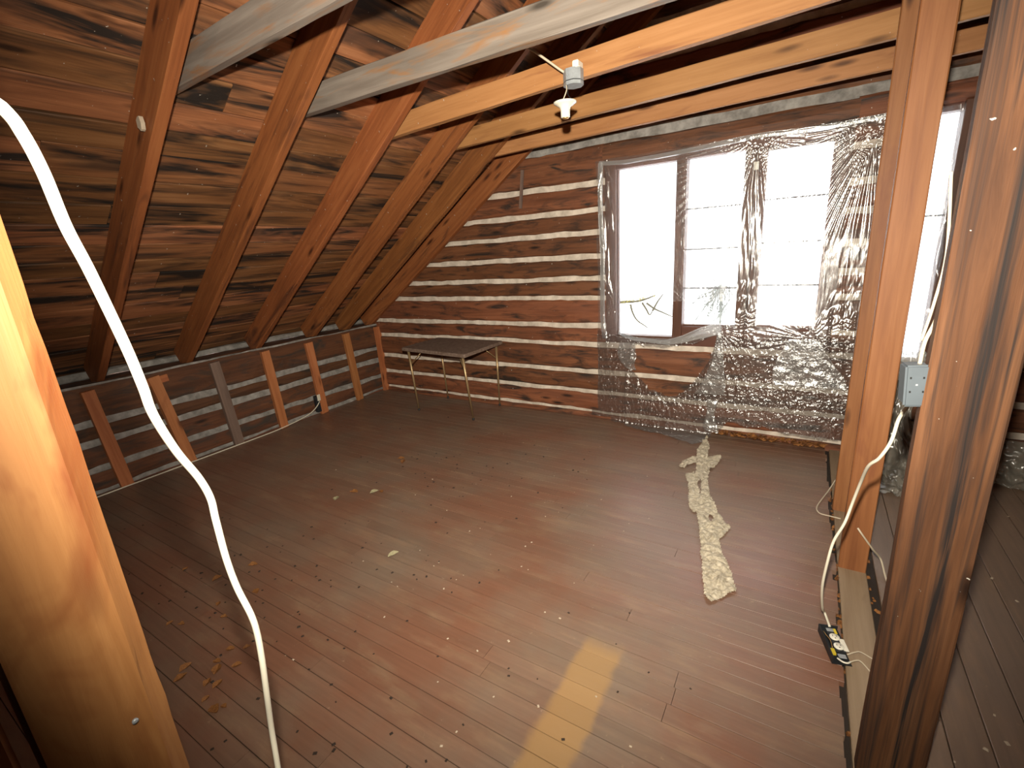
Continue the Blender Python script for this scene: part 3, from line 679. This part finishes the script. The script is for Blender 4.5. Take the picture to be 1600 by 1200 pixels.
tag(tube('junction_cable', [(2.72, -1.60, 2.52), (2.86, -1.585, 2.49), (2.98, -1.575, 2.437), (3.04, -1.57, 2.40), (3.11, -1.56, 2.345), (3.165, -1.545, 2.30), (3.185, -1.53, 2.285)], .0055, M_WIRE2, n=8), 'pale cable looping down to the metal junction box', 'cable')
lh = empty('lampholder', (3.20, -1.58, 2.10)); tag(lh, 'bare white porcelain lampholder dangling on two wires', 'lampholder')
prof = [(.017, -.062), (.021, -.060), (.022, -.030), (.026, -.018), (.044, -.006), (.053, -.001), (.054, .004), (.048, .006), (.01, .006)]
lathe('porcelain_base', prof, (3.197, -1.565, 2.150), M_PORC, lh, 28)
lathe('socket_shell', [(.014, -.066), (.0155, -.063), (.0155, -.058)], (3.197, -1.565, 2.150), M_COPPER, lh, 20)
for dx in (-.03, .028): lathe('screw', [(.003, 0), (.0035, .002), (.002, .004)], (3.197 + dx, -1.565, 2.156), M_STEEL, lh, 8)
tube('wire', [(3.195, -1.545, 2.235), (3.203, -1.555, 2.21), (3.197, -1.562, 2.185), (3.180, -1.565, 2.154)], .0024, M_WIRE2, lh)
tube('wire', [(3.202, -1.545, 2.235), (3.206, -1.555, 2.205), (3.213, -1.562, 2.18), (3.232, -1.572, 2.160)], .0018, M_BLACK, lh)

# grey outlet box on the front post
gb = empty('outlet_box', (4.455, -2.47, 1.10)); tag(gb, 'grey plastic duplex outlet box fixed to the side of the foreground post', 'outlet')
mwb = Matrix.Translation((4.456, -2.475, 1.155)) @ Matrix.Rotation(math.radians(8), 4, 'Z') @ Matrix.Rotation(math.radians(-4), 4, 'Y')
def lbox(name, lo, hi, material, parent, mw, bev=.003):
    bm = bmesh.new(); vs, fs = boxdata(lo, hi); bv = [bm.verts.new(q) for q in vs]
    for f in fs: bm.faces.new([bv[i] for i in f])
    bmesh.ops.bevel(bm, geom=list(bm.edges), offset=bev, segments=2, affect='EDGES'); me = D.meshes.new(name); bm.to_mesh(me); bm.free()
    return link(name, me, mw, material, parent)
lbox('housing', (-.019, -.016, -.045), (.024, .026, .046), M_GREYPL, gb, mwb, .004)
cv = lbox('cover', (-.021, -.024, -.048), (.023, -.014, .048), M_GREYPL, gb, mwb, .004)
for zz in (.02, -.012):
    for xx in (-.011, .012): lbox('slot', (xx - .0016, -.0252, zz - .0022), (xx + .0016, -.0235, zz + .0022), M_DARKHOLE, gb, mwb, .0003)
lbox('screw', (-.002, -.0254, .002), (.002, -.0235, .006), M_STEEL, gb, mwb, .0005)
tag(tube('post_cable', [(4.50, -2.44, 1.52), (4.487, -2.45, 1.38), (4.480, -2.455, 1.30), (4.467, -2.46, 1.25), (4.463, -2.47, 1.20)], .004, M_WIRE2), 'pale cable rising beside the foreground post into the grey box', 'cable')
tag(tube('post_cable', [(4.462, -2.452, 1.60), (4.478, -2.45, 1.44), (4.472, -2.45, 1.33), (4.462, -2.45, 1.25)], .003, M_WIRE2), 'second thinner cable crossing behind the one above the grey box', 'cable')
tag(tube('drop_cable', [(4.462, -2.44, 1.105), (4.468, -2.38, 1.09), (4.478, -2.33, 1.058), (4.470, -2.3, 1.011), (4.462, -2.3, .946), (4.446, -2.28, .886), (4.43, -2.24, .84), (4.43, -2.14, .74), (4.424, -2.08, .635), (4.411, -2.08, .556), (4.389, -2.08, .481), (4.380, -2.08, .402), (4.377, -2.05, .27), (4.393, -1.97, .12), (4.408, -1.90, .05), (4.425, -1.955, .035)], .0045, M_WIRE), 'white cable drooping from the grey outlet box to the outlet on the floor', 'cable')
# loose duplex outlet on the floor
fo = empty('floor_outlet', (4.44, -2.02, .0)); tag(fo, 'opened duplex outlet in a broken black box lying on the floor', 'outlet')
a0 = Vector((4.421, -1.945, 0)); a1 = Vector((4.464, -2.10, 0)); ydir = (a0 - a1).normalized(); xdir = Vector((-ydir.y, ydir.x, 0)) * -1
mo = Matrix((xdir, ydir, Vector((0, 0, 1)))).transposed().to_4x4(); mo.translation = (a0 + a1) / 2 + Vector((0, 0, .0))
hl = .078
for nm, lo, hi in (('box_wall', (-.034, -hl, .001), (-.030, hl, .034)), ('box_wall', (.028, -hl * .2, .001), (.031, hl, .020)), ('box_wall', (-.034, hl - .003, .001), (.030, hl, .036)), ('box_bottom', (-.034, -hl, .001), (.030, hl, .004))): lbox(nm, lo, hi, M_BLACK, fo, mo, .0008)
rc = lbox('receptacle', (-.014, -.048, .006), (.020, .052, .030), M_BLACK, fo, mo, .002)
for yy in (.022, -.022):
    f_ = lathe('outlet_face', [(.0165, 0), (.0165, .004), (.015, .0055)], (0, 0, 0), M_PORC, fo, 20); mw = mo @ Matrix.Translation((.003, yy, .029)); f_.matrix_basis = WM[fo].inverted() @ mw; WM[f_] = mw
    for xx, yo, hh in ((-.006, .003, .004), (.006, .003, .004)): lbox('slot', (.003 + xx - .001, yy + yo - hh, .0335), (.003 + xx + .001, yy + yo + hh, .0350), M_DARKHOLE, f_, mo, .0003)
    lbox('slot', (.003 - .002, yy - .010, .0335), (.003 + .002, yy - .006, .0350), M_DARKHOLE, f_, mo, .0003)
tag(lbox('cover_shard', (.013, -.040, .028), (.031, .018, .031), M_PORC, fo, mo, .001), 'broken ivory cover piece')
for yy in (.060, -.064): lbox('metal_strap', (-.012, yy - .010, .026), (.014, yy + .010, .028), M_STEEL, fo, mo, .001)
tag(lbox('sticker', (.010, .040, .030), (.019, .066, .0315), M_YELLOW, fo, mo, .0005), 'yellow sticker'); tag(lbox('sticker', (-.028, -.060, .022), (-.016, -.034, .031), M_YELLOW, fo, mo, .001), 'yellow sticker')
tube('ground_wire', [mo @ Vector(p) for p in ((-.022, .06, .02), (-.024, .03, .032), (-.018, 0, .034), (-.020, -.03, .03))], .0014, M_COPPER, fo)
tube('plug_strap', [mo @ Vector(p) for p in ((-.016, -.070, .022), (-.004, -.086, .024), (.010, -.088, .024), (.022, -.078, .022))], .003, M_PORC, fo)
tag(tube('short_cable', [(4.478, -2.05, .012), (4.50, -2.035, .02), (4.52, -2.022, .018), (4.557, -2.027, .008)], .0022, M_WIRE2), 'short wire from the floor outlet, upper of two on the sole plate', 'cable')
tag(tube('short_cable', [(4.479, -2.091, .014), (4.50, -2.075, .02), (4.517, -2.07, .018), (4.545, -2.098, .01), (4.58, -2.14, .01)], .0024, M_WIRE2), 'short wire from the floor outlet, lower of two on the sole plate', 'cable')
tag(tube('stapled_cable', [(4.521, -1.493, .225), (4.54, -1.50, .20), (4.59, -1.47, .12), (4.63, -1.42, .05), (4.645, -1.50, .012), (4.66, -1.60, .008), (4.67, -1.7, .008)], .0042, M_WIRE2), 'pale cable leaving the foot of the middle post to the right', 'cable')
tag(tube('looped_cable', [(4.49, -.60, .03), (4.455, -.72, .012), (4.415, -.86, .008), (4.392, -.965, .008), (4.405, -1.02, .008), (4.45, -1.03, .008), (4.50, -1.04, .010)], .0035, M_WIRE2), 'small tan cable loop poking out from the partition foot', 'cable')
o = beam('wall_strip', (2.075, -.035, 2.165), (2.035, -.035, 1.86), .03, .012, M_STUDGREY, up=(0, 1, 0), ch=.002); tag(o, 'thin grey wooden strip on the logs under the end of the ties', 'strip')

# ------------------------------------------------------------------ crumpled strip on the floor
def floor_patch(name, outline, material, parent, amp, z0_=.004, seed=0, cell=.006, holes=()):
    xs_ = [p[0] for p in outline]; ys_ = [p[1] for p in outline]; idx = {}; vs = []; fs = []
    nx = int((max(xs_) - min(xs_)) / cell) + 1; ny = int((max(ys_) - min(ys_)) / cell) + 1
    def vid(i, k):
        if (i, k) not in idx:
            x_ = min(xs_) + i * cell; y_ = min(ys_) + k * cell; p = Vector((x_ * 22, y_ * 16, seed))
            r_ = abs(noise.noise(p)) * 1.4 + abs(noise.noise(p * 2.1 + Vector((5, 5, 5)))) * .8
            x_ += noise.noise(p * .7 + Vector((0, 0, 9))) * .010; y_ += noise.noise(p * .7 + Vector((9, 0, 0))) * .010
            idx[(i, k)] = len(vs); vs.append(Vector((x_, y_, z0_ + r_ * amp)))
        return idx[(i, k)]
    for i in range(nx):
        for k in range(ny):
            c_ = (min(xs_) + (i + .5) * cell, min(ys_) + (k + .5) * cell)
            if inside(c_, outline) and not any(inside(c_, h) for h in holes): fs.append((vid(i, k), vid(i + 1, k), vid(i + 1, k + 1), vid(i, k + 1)))
    return raw(name, vs, fs, material, parent)
st = empty('torn_strip', (3.9, -1.3, 0)); tag(st, 'long crumpled torn strip of cream plastic lying on the floor before the window', 'plastic strip')
floor_patch('wide_end', [(3.792, -1.12), (3.83, -1.03), (3.865, -1.08), (3.92, -1.24), (3.975, -1.34), (4.005, -1.375), (3.985, -1.45), (3.965, -1.50), (4.0, -1.62), (4.06, -1.76), (4.088, -1.865), (4.045, -1.935), (4.002, -1.99), (3.972, -1.95), (3.945, -1.83), (3.908, -1.68), (3.880, -1.56), (3.835, -1.36), (3.81, -1.27), (3.795, -1.2)], M_PAPER, st, .015, seed=1, holes=[[(3.875, -1.27), (3.905, -1.30), (3.90, -1.36), (3.88, -1.33)]])
floor_patch('left_tail', [(3.655, -.83), (3.70, -.79), (3.735, -.86), (3.76, -.98), (3.80, -1.12), (3.825, -1.27), (3.80, -1.30), (3.765, -1.24), (3.73, -1.10), (3.70, -.96), (3.665, -.88)], M_PAPER, st, .015, seed=2)
floor_patch('right_tail', [(3.735, -.64), (3.79, -.72), (3.80, -.86), (3.835, -1.0), (3.85, -1.09), (3.80, -1.12), (3.785, -1.0), (3.76, -.86), (3.745, -.74), (3.71, -.66)], M_PAPER, st, .015, seed=3)
floor_patch('right_tip', [(3.70, -.58), (3.745, -.50), (3.815, -.47), (3.83, -.52), (3.815, -.62), (3.79, -.74), (3.755, -.72), (3.725, -.66)], M_PAPER, st, .015, seed=4)
floor_patch('left_tip', [(3.59, -.74), (3.60, -.64), (3.64, -.56), (3.68, -.53), (3.70, -.60), (3.66, -.68), (3.625, -.76)], M_PAPER, st, .015, seed=5)
floor_patch('middle_tail', [(3.665, -.50), (3.655, -.40), (3.665, -.20), (3.672, -.12), (3.70, -.24), (3.725, -.36), (3.74, -.46), (3.74, -.56), (3.755, -.72), (3.765, -.84), (3.745, -.96), (3.72, -.86), (3.70, -.70)], M_PAPER, st, .015, seed=6)
# ------------------------------------------------------------------ leaves and litter
def leaf_mesh(seed):
    rnd = random.Random(seed); vs = []; fs = []; n = 7
    for i in range(n):
        t = i / (n - 1); w_ = math.sin(math.pi * (t * .92 + .05)) * .36 * rnd.uniform(.85, 1.1)
        for s in (-1, 0, 1): vs.append(Vector((t - .5, s * w_, .08 + .30 * abs(s) * w_ * 2 + .25 * (t - .5) ** 2 + rnd.uniform(-.03, .03))))
    for i in range(n - 1):
        for k in range(2): fs.append((i * 3 + k, (i + 1) * 3 + k, (i + 1) * 3 + k + 1, i * 3 + k + 1))
    lo = min(p.z for p in vs)
    return mesh('dry_leaf', [p - Vector((0, 0, lo)) for p in vs], fs)
LM = [leaf_mesh(i) for i in range(5)]
for me in LM: me.materials.append(M_LEAF)
LP = [leaf_mesh(i + 20) for i in range(2)]
for me in LP: me.materials.append(M_LEAFP)
def leaf(x_, y_, s, k, lab, grp, pale=False):
    mw = Matrix.Translation((x_, y_, .002)) @ Matrix.Rotation(random.uniform(0, 6.28), 4, 'Z') @ Matrix.Diagonal((s, s, s * random.uniform(.7, 1.4), 1))
    o = link('dry_leaf', (LP if pale else LM)[k % (2 if pale else 5)], mw, None); tag(o, lab, 'leaf', grp); return o
leaf(1.655, -1.45, .06, 0, 'bright orange leaf in the middle of the floor before the table', 'dry leaves on the floor')
leaf(1.715, -1.49, .06, 1, 'small pale-edged leaf touching the bright orange one before the table', 'dry leaves on the floor')
leaf(2.503, -2.37, .06, 0, 'pale curled leaf alone near the middle of the floor', 'dry leaves on the floor', True)
leaf(1.704, -2.10, .055, 1, 'yellow-green dry leaf at the left end of a short row', 'dry leaves on the floor', True)
leaf(1.746, -1.99, .06, 2, 'thin orange leaf in the short row, second from its left end', 'dry leaves on the floor')
leaf(1.88, -1.93, .06, 1, 'pale crumpled leaf at the right end of the short row', 'dry leaves on the floor', True)
leaf(1.915, -1.90, .04, 3, 'tiny orange leaf touching the pale crumpled leaf', 'dry leaves on the floor')
leaf(1.883, -2.775, .05, 0, 'orange dry leaf just right of the hanging cable, upper of two', 'dry leaves by the hanging cable')
leaf(2.099, -2.885, .045, 1, 'orange dry leaf just right of the hanging cable, lower of two', 'dry leaves by the hanging cable')
leaf(1.821, -2.923, .05, 2, 'curled orange leaf just left of the hanging cable', 'dry leaves by the hanging cable')
for i, (x_, y_) in enumerate([(1.578, -2.963), (2.131, -3.053), (1.944, -3.193), (2.0, -3.17), (2.02, -3.02)]):
    leaf(x_, y_, .032, i, 'brown dry leaf near the foreground timber', 'dry leaves near the timber')
for i, (x_, y_) in enumerate([(2.345, -3.139), (2.40, -3.10), (2.36, -3.20), (2.451, -3.17), (2.40, -3.22), (2.473, -3.255), (2.43, -3.27), (2.592, -3.293), (2.573, -3.317), (2.50, -3.31), (2.279, -3.278), (2.31, -3.31)]):
    leaf(x_, y_, random.uniform(.025, .05), i, 'brown dry leaf in the lower left cluster on the floor', 'dry leaves in the lower left cluster')
def litter(n, fn, s0, s1, squash=.5):
    parts = []
    for _ in range(n):
        x_, y_ = fn(); s = random.uniform(s0, s1); vs, fs = boxdata((-s, -s * .7, 0), (s, s * .7, s * squash)); r_ = Matrix.Rotation(random.uniform(0, 3), 3, 'Z')
        for i in (4, 5, 6, 7): vs[i].x *= .6; vs[i].y *= .6
        parts.append(([r_ @ q + Vector((x_, y_, .0008)) for q in vs], fs))
    return merge(parts)
def g(cx_, cy_, sx, sy):
    def f():
        while True:
            p = (random.gauss(cx_, sx), random.gauss(cy_, sy))
            if .15 < p[0] < 4.4 and p[1] < -.2: return p
    return f
V1, F1 = merge([litter(70, g(2.2, -1.35, .40, .35), .003, .008), litter(60, g(2.5, -2.6, .5, .4), .003, .007), litter(30, g(3.2, -2.9, .6, .4), .003, .007), litter(40, g(1.9, -3.0, .35, .25), .003, .008)])
tag(raw('floor_litter', V1, F1, M_DROP, None, origin=(2.5, -2, 0)), 'scattered dark crumbs and droppings over the floor', 'litter', kind='stuff')
V1, F1 = merge([litter(30, g(2.9, -2.2, .4, .5), .002, .005), litter(16, g(3.5, -2.75, .3, .3), .003, .007), litter(20, g(2.6, -1.2, .8, .5), .002, .005), litter(25, lambda: (random.uniform(4.7, 5.4), random.uniform(-2.6, -.6)), .003, .008)])
tag(raw('plaster_crumbs', V1, F1, M_CHIP, None, origin=(3, -2, 0)), 'scattered pale plaster crumbs over the floor', 'crumbs', kind='stuff')
def pile():
    ps = []
    for _ in range(260):
        x_ = random.uniform(3.72, 4.45); y_ = random.uniform(-.09, -.01); s = random.uniform(.012, .026); vs = []
        m_ = Matrix.Rotation(random.uniform(0, 6), 3, 'Z') @ Matrix.Rotation(random.uniform(-.8, .8), 3, 'X')
        for p in ((-1, 0, 0), (0, -.6, .1), (1, 0, .15), (0, .6, .1)): vs.append(m_ @ (Vector(p) * s) + Vector((x_, y_, random.uniform(.016, .035))))
        ps.append((vs, [(0, 1, 2, 3)]))
    return merge(ps)
tag(raw('leaf_litter', *pile(), M_LEAF, None, origin=(4.1, -.05, 0)), 'heap of yellow-brown dead leaves under the window log', 'leaf litter', kind='stuff')
V1, F1 = litter(90, lambda: (random.uniform(4.46, 4.472) if random.random() < .6 else random.uniform(4.58, 4.608), random.uniform(-2.6, -.6)), .004, .010, 1.2)
tag(raw('gap_debris', [q + Vector((0, 0, -.012)) for q in V1], F1, M_LEAF, None, origin=(4.5, -1.5, -.02)), 'dry leaf debris caught in the gaps beside the sole plate', 'debris', kind='stuff')

# ------------------------------------------------------------------ trees outside
br = empty('tree_branch', (2.0, 1.95, .78)); tag(br, 'bare lichen-covered branch with yellow needles outside the left pane', 'branch')
tube('limb', [(1.5, 1.9, .75), (2.083, 1.976, .786), (2.256, 2.088, .789), (2.43, 2.199, .792), (2.60, 2.30, .85)], .026, M_TWIG, br, r2=.010)
for q in ([(2.334, 2.109, .76), (2.36, 2.11, .66), (2.417, 2.113, .558), (2.50, 2.14, .49), (2.544, 2.159, .454)], [(2.455, 2.199, .77), (2.51, 2.21, .68), (2.551, 2.216, .61), (2.58, 2.252, .663)], [(2.507, 2.22, .76), (2.60, 2.27, .68), (2.688, 2.31, .631), (2.80, 2.36, .57)], [(2.58, 2.25, .66), (2.62, 2.31, .76), (2.68, 2.36, .86)]):
    tube('twig', q, .015, M_TWIG, br, r2=.007)
def needles(n, fn, s):
    ps = []
    for _ in range(n):
        c_ = fn(); a = Vector((random.uniform(-1, 1), random.uniform(-1, 1), random.uniform(-1, 1))).normalized() * s; b_ = a.cross(Vector((.3, .2, 1))).normalized() * s * .25
        ps.append(([c_ - a, c_ + b_, c_ + a, c_ - b_], [(0, 1, 2, 3)]))
    return merge(ps)
def alongp():
    t = random.random(); return Vector((2.10, 1.99, .79)).lerp(Vector((2.58, 2.28, .83)), t) + Vector((random.gauss(0, .02), random.gauss(0, .02), random.gauss(0, .022)))
tag(raw('needles', *needles(260, alongp, .022), M_TWIGY, br), 'yellow-green needles', kind='stuff')
bs = empty('bush', (3.15, 2.6, .1)); tag(bs, 'fine pale bare twigs outside seen below the middle sash', 'bush')
ps = []
for i in range(46):
    a = Vector((3.32 + random.gauss(0, .05), 2.65, .92)); b_ = Vector((3.14 + random.gauss(0, .17), 2.6 + random.gauss(0, .1), .60 + random.gauss(0, .14)))
    mid = a.lerp(b_, .5) + Vector((random.gauss(0, .06), 0, random.gauss(0, .05))); ps.append(tube_data(smooth_path([a, mid, b_], 3), .0065, 4, 1, .004))
tag(raw('twigs', *merge(ps), M_BARK, bs), kind='stuff')
tube('stem', [(3.32, 2.65, -.6), (3.33, 2.66, .3), (3.32, 2.65, .95)], .012, M_BARK, bs)
bpy.context.view_layer.update()
